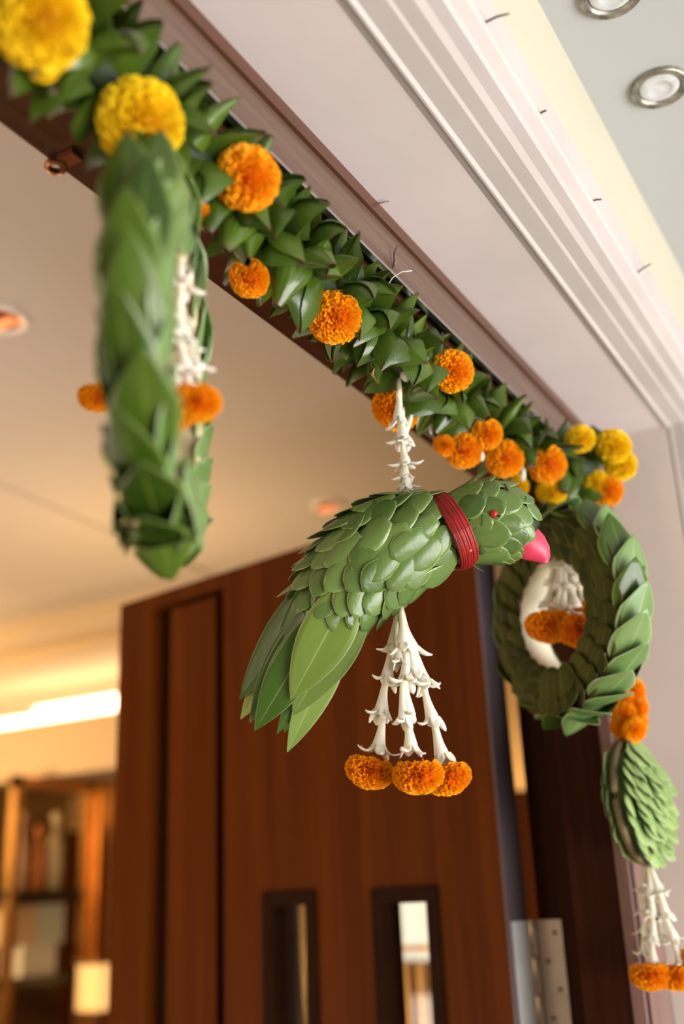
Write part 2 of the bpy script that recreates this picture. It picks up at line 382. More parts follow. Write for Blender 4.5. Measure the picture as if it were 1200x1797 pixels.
def pocket_mesh(name, mat, skew=.4, shoulder=.5, bulge=.2, flap=1, curl=.06, n=6, m=8):
    """a leaf strip folded flat into a pointed pocket: a front and a back sheet with sharp side creases and one lap running to the point"""
    mb = MB(); sk = skew * .5
    def edges(t):
        w0 = .40 + .10 * min(1, t / .35)
        if t <= shoulder: return -w0, w0
        k = (t - shoulder) / (1 - shoulder); k = k ** 1.12
        return -w0 + (sk + w0) * k, w0 + (sk - w0) * k
    def sheet(fz, a, b, off=0.):
        vs = []; uv = []
        for i in range(m + 1):
            t = i / m; xl, xr = edges(t); l, r = a(t, xl, xr), b(t, xl, xr)
            for j in range(n + 1):
                q = j / n; x = l + (r - l) * q; c = (xl + xr) / 2; h = max(1e-4, (xr - xl) / 2); vs.append((x, t, fz(t, (x - c) / h) + off * (q if flap > 0 else 1 - q))); uv.append((.5 + x * .9, t))
        k = n + 1; f = [(i * k + j, i * k + j + 1, (i + 1) * k + j + 1, (i + 1) * k + j) for i in range(m) for j in range(n)]
        mb.add(vs, f, uv)
    front = lambda t, q: bulge * (1 - abs(q) ** 1.6) * (1 - t ** 2.2) + .16 * math.sin(math.pi * t * .9)
    backz = lambda t, q: -bulge * .6 * (1 - q * q) * (1 - t ** 2) + .16 * math.sin(math.pi * t * .9)
    sheet(front, lambda t, l, r: l, lambda t, l, r: r)
    sheet(backz, lambda t, l, r: l, lambda t, l, r: r)
    lap = lambda t, q: front(t, q) + .018
    if flap > 0: sheet(lap, lambda t, l, r: l - .004, lambda t, l, r: l + (r - l) * (.86 - .45 * t), curl)
    else: sheet(lap, lambda t, l, r: r - (r - l) * (.86 - .45 * t), lambda t, l, r: r + .004, curl)
    return mb.mesh(name, mat)
FOLD = [pocket_mesh('folded_leaf_%d' % i, M['garland_leaf'], *a) for i, a in enumerate([(.6, .60, .24, 1, .06), (-.6, .58, .22, -1, .07), (.9, .66, .20, -1, .05), (-.9, .70, .24, 1, .06), (.25, .42, .30, 1, .09), (-.3, .5, .27, -1, .05)])]
FOLD += [folded_mesh('folded_leaf_6', M['garland_leaf'], .12, 1.35, .5, .5, .75), folded_mesh('folded_leaf_7', M['garland_leaf'], -.1, 1.3, .42, .12, .1)]
def marigold(parent, p, r, axis, kind='O', k=0, name='marigold'):
    z = unit(axis); x = unit(np.cross(rot((.3, .2, .9), (1, 0, 0), k), z)); y = np.cross(z, x)
    return inst(name, MARI[kind][k % 3], frame(x, y, z, p, r, r, r), parent)
def floret(parent, top, bottom, width=1., k=0, spin=None):
    """one floret from top to throat"""
    top, bottom = V(top), V(bottom); L = np.linalg.norm(bottom - top); y = (top - bottom) / L
    s = rnd.uniform(0, 6.28) if spin is None else spin
    x, yy, z = basis(y, rot(unit(np.cross(y, (.3, .5, .1))), y, s))
    return inst('floret', FLOR[k % 5], frame(x, yy, z, top, L * width, L, L * width), parent)
# ------------------------------------------------------------------ the setting
zt, zi = .55, .95                      # lintel soffit, room ceiling
XJ, XR = 1.32, 1.435                   # jamb stop face, reveal face
ZR, YF = .611, .377                    # reveal soffit height, front of the frame
ZC = .797                              # porch ceiling
def struct(o): o['kind'] = 'structure'; return o
struct(part('floor', MB().box((-4, -6, -1.75), (6, .3, -1.6)), M['floor_out']))
struct(part('wall_west', MB().box((-1.75, -3.2, -1.6), (-1.5, .30, 1.0)), M['dark_wall'], smooth=False))
struct(part('wall_east', MB().box((4, -3.2, -1.6), (4.2, .30, 1.0)), M['wall_out'], smooth=False))
struct(part('floor', MB().box((-1.6, .3, -1.75), (3.7, 4.9, -1.6)), M['floor_in']))
struct(part('ceiling', MB().box((-1.5, -2.4, ZC), (4, .215, ZC + .2)), M['ceil_out'], smooth=False))
ci = struct(part('ceiling', MB().box((-1.6, .215, zi), (3.7, 4.9, zi + .2)), M['ceil_in'], smooth=False))
s0, s1 = at_plane(-200, 765, 2, zi), at_plane(200, 935, 2, zi); s2 = s1 + (s1 - s0) * .9; s0 = s0 - (s1 - s0) * .6; d = unit(s2 - s0); nn = np.cross(d, (0, 0, 1)) * .006
part('seam_strip', MB().add([s0 - nn - (0, 0, .002), s0 + nn - (0, 0, .002), s2 + nn - (0, 0, .002), s2 - nn - (0, 0, .002), s0 - nn + (0, 0, .004), s0 + nn + (0, 0, .004), s2 + nn + (0, 0, .004), s2 - nn + (0, 0, .004)],
     [(0, 1, 2, 3)[::-1], (0, 1, 5, 4), (1, 2, 6, 5), (2, 3, 7, 6), (3, 0, 4, 7)]), M['seam'], ci)
# the wall with the doorway
wf = struct(empty('wall_front', (XR, .3, -1.6)))
YW = .21
part('wall_panel', MB().box((-1.6, YW, .632), (4, .52, ZC)).box((-1.6, .30, ZC), (4, .52, zi)).box((-1.6, .3, ZR + .001), (4, .52, .632)), M['wall_out'], wf, smooth=False)
part('wall_panel', MB().box((XR + .075, YW, -1.6), (4, .52, .632)).box((XR, .277, -1.6), (XR + .075, .52, .632)), M['wall_out'], wf, smooth=False)
part('wall_panel', MB().box((-1.6, YW, -1.6), (-.35, .52, .632)), M['wall_out'], wf, smooth=False)
part('reveal_soffit', MB().box((-.35, .272, ZR), (XR + .002, .40, ZR + .03)), M['soffit'], wf, smooth=False)
part('reveal_jamb', MB().box((XR - .003, .272, -1.6), (XR + .03, .40, ZR)), plain('reveal_paint', (.66, .57, .50), .6, var=.05, scale=5), wf, smooth=False)
# moulding round the reveal: profile (distance out of the reveal, depth y)
prof = [(-.0015, .280), (-.003, .277), (-.003, .275), (-.0005, .272), (.000, .254), (.0015, .251), (.002, .238), (.005, .232), (.0065, .222), (.009, .219), (.014, .210), (.019, .2085), (.026, .209), (.060, .2095), (.060, .285), (.0, .285)]
tr = struct(empty('trim_1', (XR, .24, -1.6)))
mL = [[(-.4, y, ZR + o) for o, y in prof], [(XR + o, y, ZR + o) for o, y in prof]]
part('moulding', MB().extrude(None, mL), M['moulding'], tr, smooth=False)
mJ = [[(XR + o, y, ZR + o) for o, y in prof], [(XR + o, y, -1.6) for o, y in prof]]
part('moulding', MB().extrude(None, mJ), M['moulding'], tr, smooth=False)
# wire ends that stick out of the paint
for (u0, v0), (u1, v1) in [((850, 40), (893, 24)), ((944, 204), (958, 194)), ((1036, 355), (1055, 350)), ((1112, 484), (1142, 463)), ((1192, 620), (1200, 617))]:
    a = at_plane(u0, v0, 2, ZR + .022); b = at_depth(u1, v1, depth(a) - .012)
    mid = (a + b) / 2 + UP * .0012
    part('wire_end', MB().tube([a - (b - a) * .15 + V((0, .006, 0)), a, mid, b], [.0011, .0011, .0010, .0009], 6), M['wire'], tr)
a = at_plane(648, 357, 2, ZR); b = at_depth(682, 353, depth(a) - .008)
part('wire_end', MB().tube([a + V((0, 0, .004)), a, (a + b) / 2 - UP * .0008, b], .0008, 6), M['wire'], tr)
# door frame: lintel and jamb
fr = struct(empty('trim_2', (XJ, .45, -1.6)))
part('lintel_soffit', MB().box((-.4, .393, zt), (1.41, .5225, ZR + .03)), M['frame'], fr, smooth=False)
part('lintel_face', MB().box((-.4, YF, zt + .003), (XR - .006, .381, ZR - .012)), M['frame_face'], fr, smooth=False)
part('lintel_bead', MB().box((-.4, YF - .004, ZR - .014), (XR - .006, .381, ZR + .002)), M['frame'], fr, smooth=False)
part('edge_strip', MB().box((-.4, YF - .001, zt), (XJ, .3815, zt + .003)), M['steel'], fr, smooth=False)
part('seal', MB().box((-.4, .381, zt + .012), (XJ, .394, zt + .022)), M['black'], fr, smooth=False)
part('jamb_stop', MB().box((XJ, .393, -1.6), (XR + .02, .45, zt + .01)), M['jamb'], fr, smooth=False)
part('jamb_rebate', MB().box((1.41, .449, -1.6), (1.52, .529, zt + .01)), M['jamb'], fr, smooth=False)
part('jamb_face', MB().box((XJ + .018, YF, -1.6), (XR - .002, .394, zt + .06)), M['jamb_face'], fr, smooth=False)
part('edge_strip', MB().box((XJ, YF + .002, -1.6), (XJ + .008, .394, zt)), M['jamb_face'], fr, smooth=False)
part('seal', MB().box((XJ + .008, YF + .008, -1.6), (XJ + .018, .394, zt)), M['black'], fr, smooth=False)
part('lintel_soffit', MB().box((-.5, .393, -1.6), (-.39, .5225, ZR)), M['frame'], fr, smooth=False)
# scraps of tape left on the lintel
a = at_plane(690, 470, 1, YF - .001)
part('tape_scrap', MB().tube([a, a + UP * .006 + RIGHT * .002, a + UP * .014 + RIGHT * .001, a + UP * .021 + RIGHT * .004], [.0012, .002, .0012, .0006], 6), M['frame_face'], fr)
# room
struct(part('wall_back', MB().box((-1.6, 4.6, -1.6), (3.7, 4.8, zi)), M['dark_wall'], smooth=False))
wr = struct(empty('wall_right', (3.6, 2, -1.6)))
part('upper_wall', MB().box((3.6, .52, .34), (3.75, 4.8, zi)), M['gold'], wr, smooth=False)
part('wainscot', MB().box((3.58, .52, -1.6), (3.75, 4.8, .34)), M['door'], wr, smooth=False)
struct(part('wall_left', MB().box((-1.75, .3, -1.6), (-1.6, 4.8, zi)), M['room_wall'], smooth=False))
bk = struct(empty('trim_3', (3.2, 3.2, .5)))
part('bulkhead', MB().box((3.0, 1.9, .49), (3.58, 4.6, .695)), M['bulkhead'], bk, smooth=False)
part('ceiling_step', MB().box((2.55, 1.7, .90), (3.58, 4.6, .949)).box((2.75, 1.8, .86), (3.58, 4.6, .90)), M['bulkhead'], bk, smooth=False)
part('bulkhead_back', MB().box((3.25, 1.9, .695), (3.58, 4.6, .86)), M['bulkhead'], bk, smooth=False)
tag(part('cove_light', MB().box((3.02, 1.95, .697), (3.10, 3.10, .762)).box((3.02, 3.10, .697), (3.10, 4.5, .735)), M['cove'], smooth=False), 'glowing warm strip light along the ledge above the display cabinet', 'light')
# ------------------------------------------------------------------ door leaf
H0 = V((1.355, .5505, 0)); E1 = V((.1888, .982, 0)); ND = V((-.982, .1888, 0))
def dT(v): v = V(v); return H0 + v[:, :1] * E1 - v[:, 1:2] * ND + v[:, 2:3] * V((0, 0, 1))     # (s across, depth in, z)
def door_s(u, v):
    r = ray(u, v); t = (H0 @ ND) / (r @ ND); p = r * t - H0; return float(p @ E1), float((r * t)[2])
sg = [door_s(u, 1250)[0] for u in (392, 372, 292, 264)]
sl1 = [door_s(u, 1640)[0] for u in (552, 470)]; sl2 = [door_s(u, 1640)[0] for u in (768, 664)]
zs1 = door_s(510, 1574)[1]; zs2 = door_s(715, 1568)[1]
dr = struct(empty('door_1', H0 + (0, 0, -1.59)))
T45 = .045; zb, ztop = -1.59, .548
part('door_board', MB().box((0.002, 0, zb), (sl2[0], T45, ztop), dT).box((sl2[0], 0, zs2), (sl2[1], T45, ztop), dT).box((sl2[1], 0, zb), (sl1[0], T45, ztop), dT)
     .box((sl1[0], 0, zs1), (sl1[1], T45, ztop), dT).box((sl1[1], 0, zb), (sg[0], T45, ztop), dT).box((sl1[0], 0, zb), (sl1[1], T45, -1.1), dT).box((sl2[0], 0, zb), (sl2[1], T45, -1.1), dT), M['door'], dr, smooth=False)
part('door_stile', MB().box((sg[3], 0, zb), (.80, T45, ztop), dT).box((sg[0], 0, .522), (sg[3], T45, ztop), dT), M['door'], dr, smooth=False)
part('groove', MB().box((sg[0], .026, zb), (sg[3], T45, .522), dT), M['slot'], dr, smooth=False)  # shade of the recess put in as dark wood colour
part('door_panel', MB().box((sg[1], .008, zb), (sg[2], .03, .512), dT), M['door'], dr, smooth=False)
part('door_edge', MB().box((-.002, .0005, zb), (.002, T45, ztop), dT), M['door_edge'], dr, smooth=False)
for (a, b), z in ((sl1, zs1), (sl2, zs2)):
    fo = part('slot_frame', MB().box((a - .006, -.006, -1.1), (a + .012, .03, z + .008), dT).box((b - .012, -.006, -1.1), (b + .006, .03, z + .008), dT).box((a + .012, -.006, z - .012), (b - .012, .03, z + .008), dT), M['slot'], dr, smooth=False)
    part('pane', MB().box((a + .011, .020, -1.1), (b - .011, .024, z - .011), dT), M['glass'], fo, smooth=False)
# hinge: two leaves, knuckles, screws
hz1, hz0 = -.030, -.30
hg = empty('hinge', (1.409, .536, -.15)); hg.parent = dr; hg.matrix_basis = WM['door_1'].inverted() @ WM['hinge']
hw = part('hinge', MB().box((-.004, .006, hz0), (-.002, T45 + .001, hz1), dT), M['plate'], dr, smooth=False, label='bright hinge plate on the door edge')
hj = part('hinge', MB().box((1.407, .498, hz0), (1.4105, .530, hz1)), M['hinge'], dr, smooth=False, label='hinge plate with screws on the jamb')
bpy.data.objects.remove(hg)
for k in range(6):
    part('knuckle', MB().tube([(1.4055, .5345, hz1 - k * .045), (1.4055, .5345, hz1 - k * .045 - .043)], .0052, 10), M['hinge'], hj)
for k in range(8):
    z = hz1 - .016 - k * .033; y = .508 if k % 2 == 0 else .520
    part('screw', MB().tube([(1.4075, y, z), (1.4058, y, z)], .0028, 8), M['screw'], hj)
# ------------------------------------------------------------------ recessed lights
def downlight(p, r, label, amber=False):
    e = empty('recessed_light', p); p = V(p)
    T = lambda v: v + p
    part('ring', MB().lathe([(r, 0.002), (r, -.004), (r * .93, -.006), (r * .74, -.004), (r * .70, .004), (r * .66, .012)], 28, T), M['lampring'] if not amber else plain('lamp_trim', (.85, .76, .68), .4), e)
    if amber:
        part('reflector', MB().lathe([(r * .74, -.002), (r * .66, -.0035), (0.0, -.003)], 24, T), M['copper'], e)
        part('bulb', MB().box((-r * .12, -r * .6, -.014), (r * .25, r * .5, -.004), T), M['bulb'], e)
    else:
        part('lens', MB().lathe([(r * .70, -.002), (r * .45, -.006), (r * .40, -.004), (0, -.005)], 24, T), M['lampglass'], e)
    return tag(e, label, 'light', 'recessed lights in the ceilings')
downlight(at_plane(1157, 151, 2, ZC), .030, 'round grey recessed light whole in view on the white porch ceiling', False)
downlight(at_plane(1072, -14, 2, ZC), .030, 'round grey recessed light cut by the top edge on the porch ceiling', False)
downlight(at_plane(0, 560, 2, zi), .048, 'recessed light with pale rim and copper inside left of the leaf wreath', True)
downlight(at_plane(575, 887, 2, zi), .042, 'small amber recessed light in the room ceiling above the bird', True)
# copper lug on the lintel
p = at_plane(98, 293, 2, zt - .006)
eb = empty('eye_bracket', p)
lx = unit(np.cross(UP, FW)); T = lambda v: V(p) + v[:, :1] * V((1, 0, 0)) + v[:, 1:2] * V((0, 1, 0)) + v[:, 2:3] * V((0, 0, 1))
part('plate', MB().box((-.006, -.022, .0), (.006, -.006, .005), T), M['copper'], eb, smooth=False)
part('eye', MB().lathe([(.005, -.002), (.008, -.002), (.009, 0), (.008, .003), (.005, .003), (.0045, 0), (.005, -.002)], 18, T), M['copper'], eb)
tag(eb, 'small copper eye bracket on the inner edge of the dark lintel', 'bracket')
# ------------------------------------------------------------------ main garland of folded leaves
GX = np.array([.20, .36, .50, .66, .84, 1.0, 1.10, 1.18, 1.235])
GY = np.array([.385, .388, .395, .398, .405, .405, .395, .372, .335])
GZ = np.array([.505, .505, .503, .502, .500, .499, .496, .492, .492])
def gpt(x): return V((x, np.interp(x, GX, GY), np.interp(x, GX, GZ)))
gar = empty('leaf_garland', gpt(.7))
tag(gar, 'long garland of folded green leaves and marigolds along the dark lintel', 'garland')
gp = [gpt(x) for x in np.linspace(.2, 1.235, 50)]
part('garland_core', MB().tube(gp, .013, 10), M['green_core'], gar)
MG = [(70, 36, 78, 'Y'), (75, 112, 30, 'Y'), (245, 215, 74, 'Y'), (433, 313, 58, 'O'), (437, 488, 38, 'O'), (587, 557, 49, 'O'), (352, 380, 24, 'O'), (793, 651, 40, 'O'),
      (693, 718, 45, 'O'), (853, 762, 30, 'O'), (812, 790, 36, 'O'), (885, 805, 35, 'O'), (960, 815, 35, 'O'), (1018, 770, 27, 'Y'), (1076, 783, 33, 'Y'), (1088, 815, 30, 'Y'),
      (1046, 848, 24, 'Y'), (968, 862, 28, 'Y'), (905, 852, 24, 'Y'), (1066, 862, 28, 'O'), (780, 782, 22, 'O')]
def garland_hit(u, v, rad):
    """the point on the ray at the garland's skin nearest the lens, and the outward direction there"""
    d = unit(ray(u, v)); best = None
    for x in np.linspace(.2, 1.27, 260):
        g = gpt(x); t = g @ d; m = np.linalg.norm(g - d * t)
        if best is None or m / t < best[0]: best = (m / t, x, t, m)
    _, x, t, m = best; g = gpt(x)
    t -= math.sqrt(max(0, rad * rad - m * m)); p = d * t
    o = p - g; 
    return p, unit(o + 1e-9), x
mar_pts = []
for k, (u, v, r, kind) in enumerate(MG):
    rm = r * .60 / F
    p, o, x = garland_hit(u, v, .042)
    R_ = r * np.linalg.norm(p) / F * .97
    if u > 1000: p = p * (1.0); 
    ax = unit(o * .75 - unit(p) * .55)
    marigold(gar, p, R_, ax, kind, k)
    mar_pts.append((p, R_))
rows = 37; cnt = 0
xs = np.linspace(.225, 1.235, rows)
for i, x in enumerate(xs):
    g = gpt(x); tx = unit(gpt(x + .01) - gpt(x - .01))
    b1 = unit(np.cross(tx, (0, 0, 1))); b2 = np.cross(b1, tx)
    for j in range(8):
        a = 2 * math.pi * (j + .5 * (i % 2)) / 8 + rnd.uniform(-.16, .16)
        rad = math.cos(a) * b1 + math.sin(a) * b2
        view = unit(g); front = max(0, -(rad @ view)); circ = np.cross(tx, rad)
        if circ[2] > 0: circ = -circ
        yd = unit(rad - tx * rnd.uniform(.0, .65) + circ * (front * rnd.uniform(.1, .9) + rnd.uniform(-.2, .2)))
        L = rnd.uniform(.041, .049); w = rnd.uniform(.032, .041)
        base = g + rad * .010 + tx * rnd.uniform(-.006, .010)
        hide = False
        for p, r in mar_pts:
            for f_ in (.55, 1.0):
                t_ = base + yd * L * f_; da = np.linalg.norm(unit(t_) - unit(p)) * np.linalg.norm(p)
                if da < r * .82 and np.linalg.norm(t_) < np.linalg.norm(p) + r * .2: hide = True
        if hide: continue
        nrm = rot(rad + circ * -.3 - tx * .9, yd, rnd.uniform(-.6, .6))
        X, Y, Z = basis(yd, nrm)
        inst('folded_leaf', FOLD[rnd.randrange(8)], frame(X, Y, Z, base, w, L, w * rnd.uniform(.8, 1.2)), gar); cnt += 1
# a few white buds and a loose thread that show between the leaves
for u, v, l in ((335, 328, .012), (757, 752, .012), (845, 800, .012), (918, 832, .016), (700, 690, .01)):
    p, o, x = garland_hit(u, v, .047); 
    part('white_bud', MB().tube([p + UP * l * .5, p + UP * l * .2, p - UP * l * .2, p - UP * l * .5], [.0012, .0028, .0032, .0014], 8), M['white'], gar)
p, o, x = garland_hit(677, 505, .047); q = [p, p + RIGHT * .006 + UP * .009, p + RIGHT * .014 + UP * .014, p + RIGHT * .023 + UP * .015]
part('thread', MB().tube(q, .0004, 5), M['cotton'], gar)
# ------------------------------------------------------------------ leaf wreaths
OVL = leaf_mesh('wreath_leaf_0', M['wreath_leaf'], pointed, .22, .06)
OVP = leaf_mesh('wreath_leaf_1', M['wreath_pale'], pointed, .22, .06)
OVB = leaf_mesh('wreath_leaf_2', M['wreath_back'], round_leaf, .2, .06)
def wreath(c, az, Ro, Ri, ax, label, faces, outer_pale, core_mat, seed, tilt=0.):
    r = random.Random(seed); c = V(c)
    A = V((math.cos(az), math.sin(az), 0)); B = rot(V((0, 0, 1)), A, tilt); Nn = unit(np.cross(B, A))
    e = empty('leaf_wreath', c); tag(e, label, 'wreath', 'leaf wreaths under the garland')
    n = 48; pr = [(Ro - .006, -ax * .46), (Ro - .002, -ax * .30), (Ro - .002, ax * .30), (Ro - .006, ax * .46), (Ri + .004, ax * .46), (Ri, ax * .40), (Ri, -ax * .40), (Ri + .004, -ax * .46)]
    vs = []; k = len(pr)
    for i in range(n):
        t = 2 * math.pi * i / n; d = math.cos(t) * A + math.sin(t) * B
        for rr, h in pr: vs.append(c + d * rr + Nn * h)
    part('wreath_core', MB().add(vs, [(i * k + j, i * k + (j + 1) % k, ((i + 1) % n) * k + (j + 1) % k, ((i + 1) % n) * k + j) for i in range(n) for j in range(k)]), core_mat, e)
    cnt_ = 28                                                        # outer face: leaves run from the bottom up both sides
    for side in (1, -1):
        for i in range(-1, cnt_ // 2 + 1):
            t = -math.pi / 2 + side * (math.pi * (i + .2) / (cnt_ / 2) - .12)
            d = math.cos(t) * A + math.sin(t) * B; tg = side * (-math.sin(t) * A + math.cos(t) * B)
            for q in ((-1) ** i,):
                yd = unit(tg + d * .06 + Nn * q * r.uniform(-.02, .12)); nr = unit(d - tg * .06 + Nn * q * .10)
                X, Y, Z = basis(yd, nr)
                w = ax * r.uniform(1.02, 1.16); L = Ro * r.uniform(.58, .66)
                inst('leaf', OVP if (outer_pale(d, q) + r.uniform(-.25, .25)) > .5 else OVL, frame(X, Y, Z, c + d * (Ro - .001 + .002 * (q > 0)) + Nn * q * ax * .05, w, L, w), e)
    for s, mat_me, m_ in faces:                                      # side faces: overlapping rows
        for ring_, (rr, num, w, L) in enumerate(((Ri + .30 * (Ro - Ri), m_, .036, .046), (Ri + .72 * (Ro - Ri), m_ + 4, .040, .050))):
            for i in range(num):
                t = 2 * math.pi * (i + .5 * ring_) / num
                side = 1 if math.cos(t) > 0 else -1
                d = math.cos(t) * A + math.sin(t) * B; tg = side * (-math.sin(t) * A + math.cos(t) * B)
                yd = unit(tg + d * r.uniform(-.15, .3) + Nn * s * .18); X, Y, Z = basis(yd, Nn * s + d * .12)
                inst('leaf', mat_me, frame(X, Y, Z, c + d * rr + Nn * s * (ax * .47 + .001 * ring_) - yd * L * .5, w * r.uniform(.9, 1.1), L, w), e)
        for rr, w, L in ((Ri + .25 * (Ro - Ri), .040, .034), (Ri + .55 * (Ro - Ri), .044, .038)):
            for q in (-.5, .5, 0):
                t = -math.pi / 2 + q * .32; d = math.cos(t) * A + math.sin(t) * B
                X, Y, Z = basis(d + Nn * s * .12, Nn * s - d * .12); inst('leaf', mat_me, frame(X, Y, Z, c + d * (rr - L * .35) + Nn * s * (ax * .47 + .004), w, L, w), e)
    return e, A, B, Nn
W1C = at_plane(286, 636, 1, .395)
w1, A1, B1, N1 = wreath(W1C, math.radians(31), .117, .078, .034, 'leaf wreath seen nearly edge-on, hanging below the yellow marigold at upper left', ((1, OVL, 18), (-1, OVP, 18)),
                        lambda d, q: .15 if q > -2 else 0, M['core'], 3)
W2C = at_plane(994, 1078, 1, .365)
w2, A2, B2, N2 = wreath(W2C, math.radians(55), .112, .064, .044, 'round leaf wreath seen open, hanging behind the bird\'s pink beak', ((1, OVB, 22), (-1, OVB, 22)),
                        lambda d, q: 1. if q < 0 else .4, M['palecore'], 5)
# ------------------------------------------------------------------ flower tassels
def strand(parent, pts, n, width=.5, k0=0, zig=.25):
    """n florets end to end along pts, each one starting inside the throat of the one above"""
    pts = V(pts); seg = np.concatenate([[0], np.cumsum(np.linalg.norm(np.diff(pts, axis=0), axis=1))]); tot = seg[-1]
    at = lambda s: V([np.interp(s, seg, pts[:, i]) for i in range(3)])
    L = tot / (n - .25 * (n - 1)) if n > 1 else tot
    for i in range(n):
        s = i * L * .75; floret(parent, at(s), at(min(tot, s + L)), 1.75 * width * rnd.uniform(.9, 1.1), k0 + i)
XYP = tuple(gpt(.866)[:2])                                   # the bird hangs on a plumb line here
# strand above the bird
fs = empty('flower_strand', at_vert(705, 665, XYP)); tag(fs, 'single strand of white tuberose florets holding up the leaf bird', 'flowers')
ST = [(704, 668), (700, 735), (708, 770), (710, 800), (712, 830), (716, 875)]
part('thread', MB().tube([at_vert(u, v, XYP) for u, v in ((703, 655), (702, 700), (708, 780), (716, 890))], .0007, 5), M['cotton'], fs)
floret(fs, at_vert(700, 664, XYP), at_vert(701, 742, XYP), .7, 0)
floret(fs, at_vert(706, 715, XYP), at_vert(708, 775, XYP), 1.1, 2, 1.)
floret(fs, at_vert(722, 728, XYP), at_vert(704, 775, XYP), 1.1, 1)
floret(fs, at_vert(707, 770, XYP), at_vert(711, 815, XYP), 1.2, 3, 2.)
floret(fs, at_vert(709, 800, XYP), at_vert(712, 838, XYP), 1.4, 0, .5)
floret(fs, at_vert(711, 815, XYP), at_vert(712, 855, XYP), 1.4, 2, 4)
floret(fs, at_vert(712, 838, XYP), at_vert(713, 868, XYP), 1.0, 1, 1)
p = at_vert(712, 660, XYP) - FW * .004
part('white_bud', MB().tube([p + UP * .006, p + UP * .003, p - UP * .002, p - UP * .006], [.002, .0055, .0058, .002], 10), M['white'], fs)
# tassel below the bird
ft = empty('flower_tassel', at_vert(702, 1068, XYP)); tag(ft, 'tassel of three white floret strands and three orange marigolds below the bird', 'tassel', 'flower tassels')
TS = [([(700, 1064), (690, 1150), (680, 1190), (668, 1250), (664, 1318)], [.006, .004, .002, 0, .004], 4), ([(702, 1066), (708, 1140), (712, 1200), (714, 1260), (718, 1312)], [-.006, -.012, -.014, -.014, -.012], 4),
      ([(704, 1066), (722, 1140), (748, 1200), (758, 1260), (780, 1335)], [.002, .002, .002, .002, .006], 4)]
for si, (pp, off, n) in enumerate(TS):
    pts = [at_vert(u, v, XYP) + FW * o for (u, v), o in zip(pp, off)]
    part('thread', MB().tube(pts, .0006, 5), M['cotton'], ft)
    strand(ft, pts, n, .50, si * 2)
floret(ft, at_vert(706, 1180, XYP) - FW * .018, at_vert(706, 1262, XYP) - FW * .016, .8, 1, 2.)
floret(ft, at_vert(697, 1090, XYP) - FW * .006, at_vert(702, 1160, XYP) - FW * .008, .8, 2, 2.)
floret(ft, at_vert(712, 1095, XYP) - FW * .006, at_vert(728, 1180, XYP) - FW * .008, .8, 0, 1.)
for k, (u, v, r, o) in enumerate(((649, 1355, 44, .006), (731, 1350, 46, -.020), (786, 1366, 43, .004))):
    p = at_vert(u, v, XYP) + FW * o
    marigold(ft, p, r * depth(p) / F, unit((u - 718) / 160 * RIGHT * .6 - UP - FW * .35), 'O', k)
# tassel in the left wreath
xy1 = tuple(W1C[:2])
t1 = empty('flower_tassel', at_vert(318, 440, xy1)); tag(t1, 'small white and orange tassel hanging inside the left wreath', 'tassel', 'flower tassels')
xa = xy1
for (pp, n, o) in (([(318, 430), (316, 500), (312, 560)], 2, 0), ([(316, 520), (318, 570), (326, 655)], 2, -.004), ([(322, 540), (314, 600), (308, 660)], 2, .004), ([(318, 560), (330, 610), (352, 650)], 2, 0)):
    strand(t1, [at_vert(u, v, xa) + FW * o for u, v in pp], n, .55, int(pp[0][0]))
part('thread', MB().tube([at_vert(u, v, xa) for u, v in ((318, 340), (318, 440), (318, 560), (322, 640))], .0006, 5), M['cotton'], t1)
for u, v in ((346, 470), (350, 570), (352, 618)):
    p = at_vert(u - 30, v, xa); q = at_vert(u, v - 2, xa); floret(t1, p, (p + q) / 2, 1.1, 3, 0.); 
for k, (u, v, r, o) in enumerate(((343, 706, 47, -.006), (300, 725, 42, .03), (170, 697, 34, .10))):
    p = at_depth(u, v, depth(at_vert(u, v, xa)) + o)
    marigold(t1, p, r * depth(p) / F, unit(-UP - FW * .3), 'O', k)
# tassel in the right wreath
xy2 = tuple(W2C[:2])
t2 = empty('flower_tassel', at_vert(985, 955, xy2)); tag(t2, 'white and orange tassel hanging inside the right wreath behind the beak', 'tassel', 'flower tassels')
part('thread', MB().tube([at_vert(u, v, xy2) for u, v in ((978, 905), (982, 960), (985, 1060))], .0006, 5), M['cotton'], t2)
for i, (u0, v0, u1, v1, o) in enumerate(((980, 940, 960, 1062, 0), (985, 940, 985, 1068, -.008), (990, 945, 1010, 1066, 0), (984, 950, 972, 1064, -.01), (990, 960, 1026, 1056, .004), (984, 940, 1000, 1060, .006), (1000, 960, 1012, 1010, -.004))):
    a, b = at_vert(u0, v0, xy2) + FW * o, at_vert(u1, v1, xy2) + FW * o
    strand(t2, [a, (a + b) / 2 + RIGHT * .002, b], 3, .62, i)
for k, (u, v, r, o) in enumerate(((962, 1096, 43, -.004), (1012, 1102, 42, -.014), (1040, 1070, 32, .02))):
    p = at_vert(u, v, xy2) + FW * o
    marigold(t2, p, r * depth(p) / F, unit(-UP - FW * .35), 'O', k)
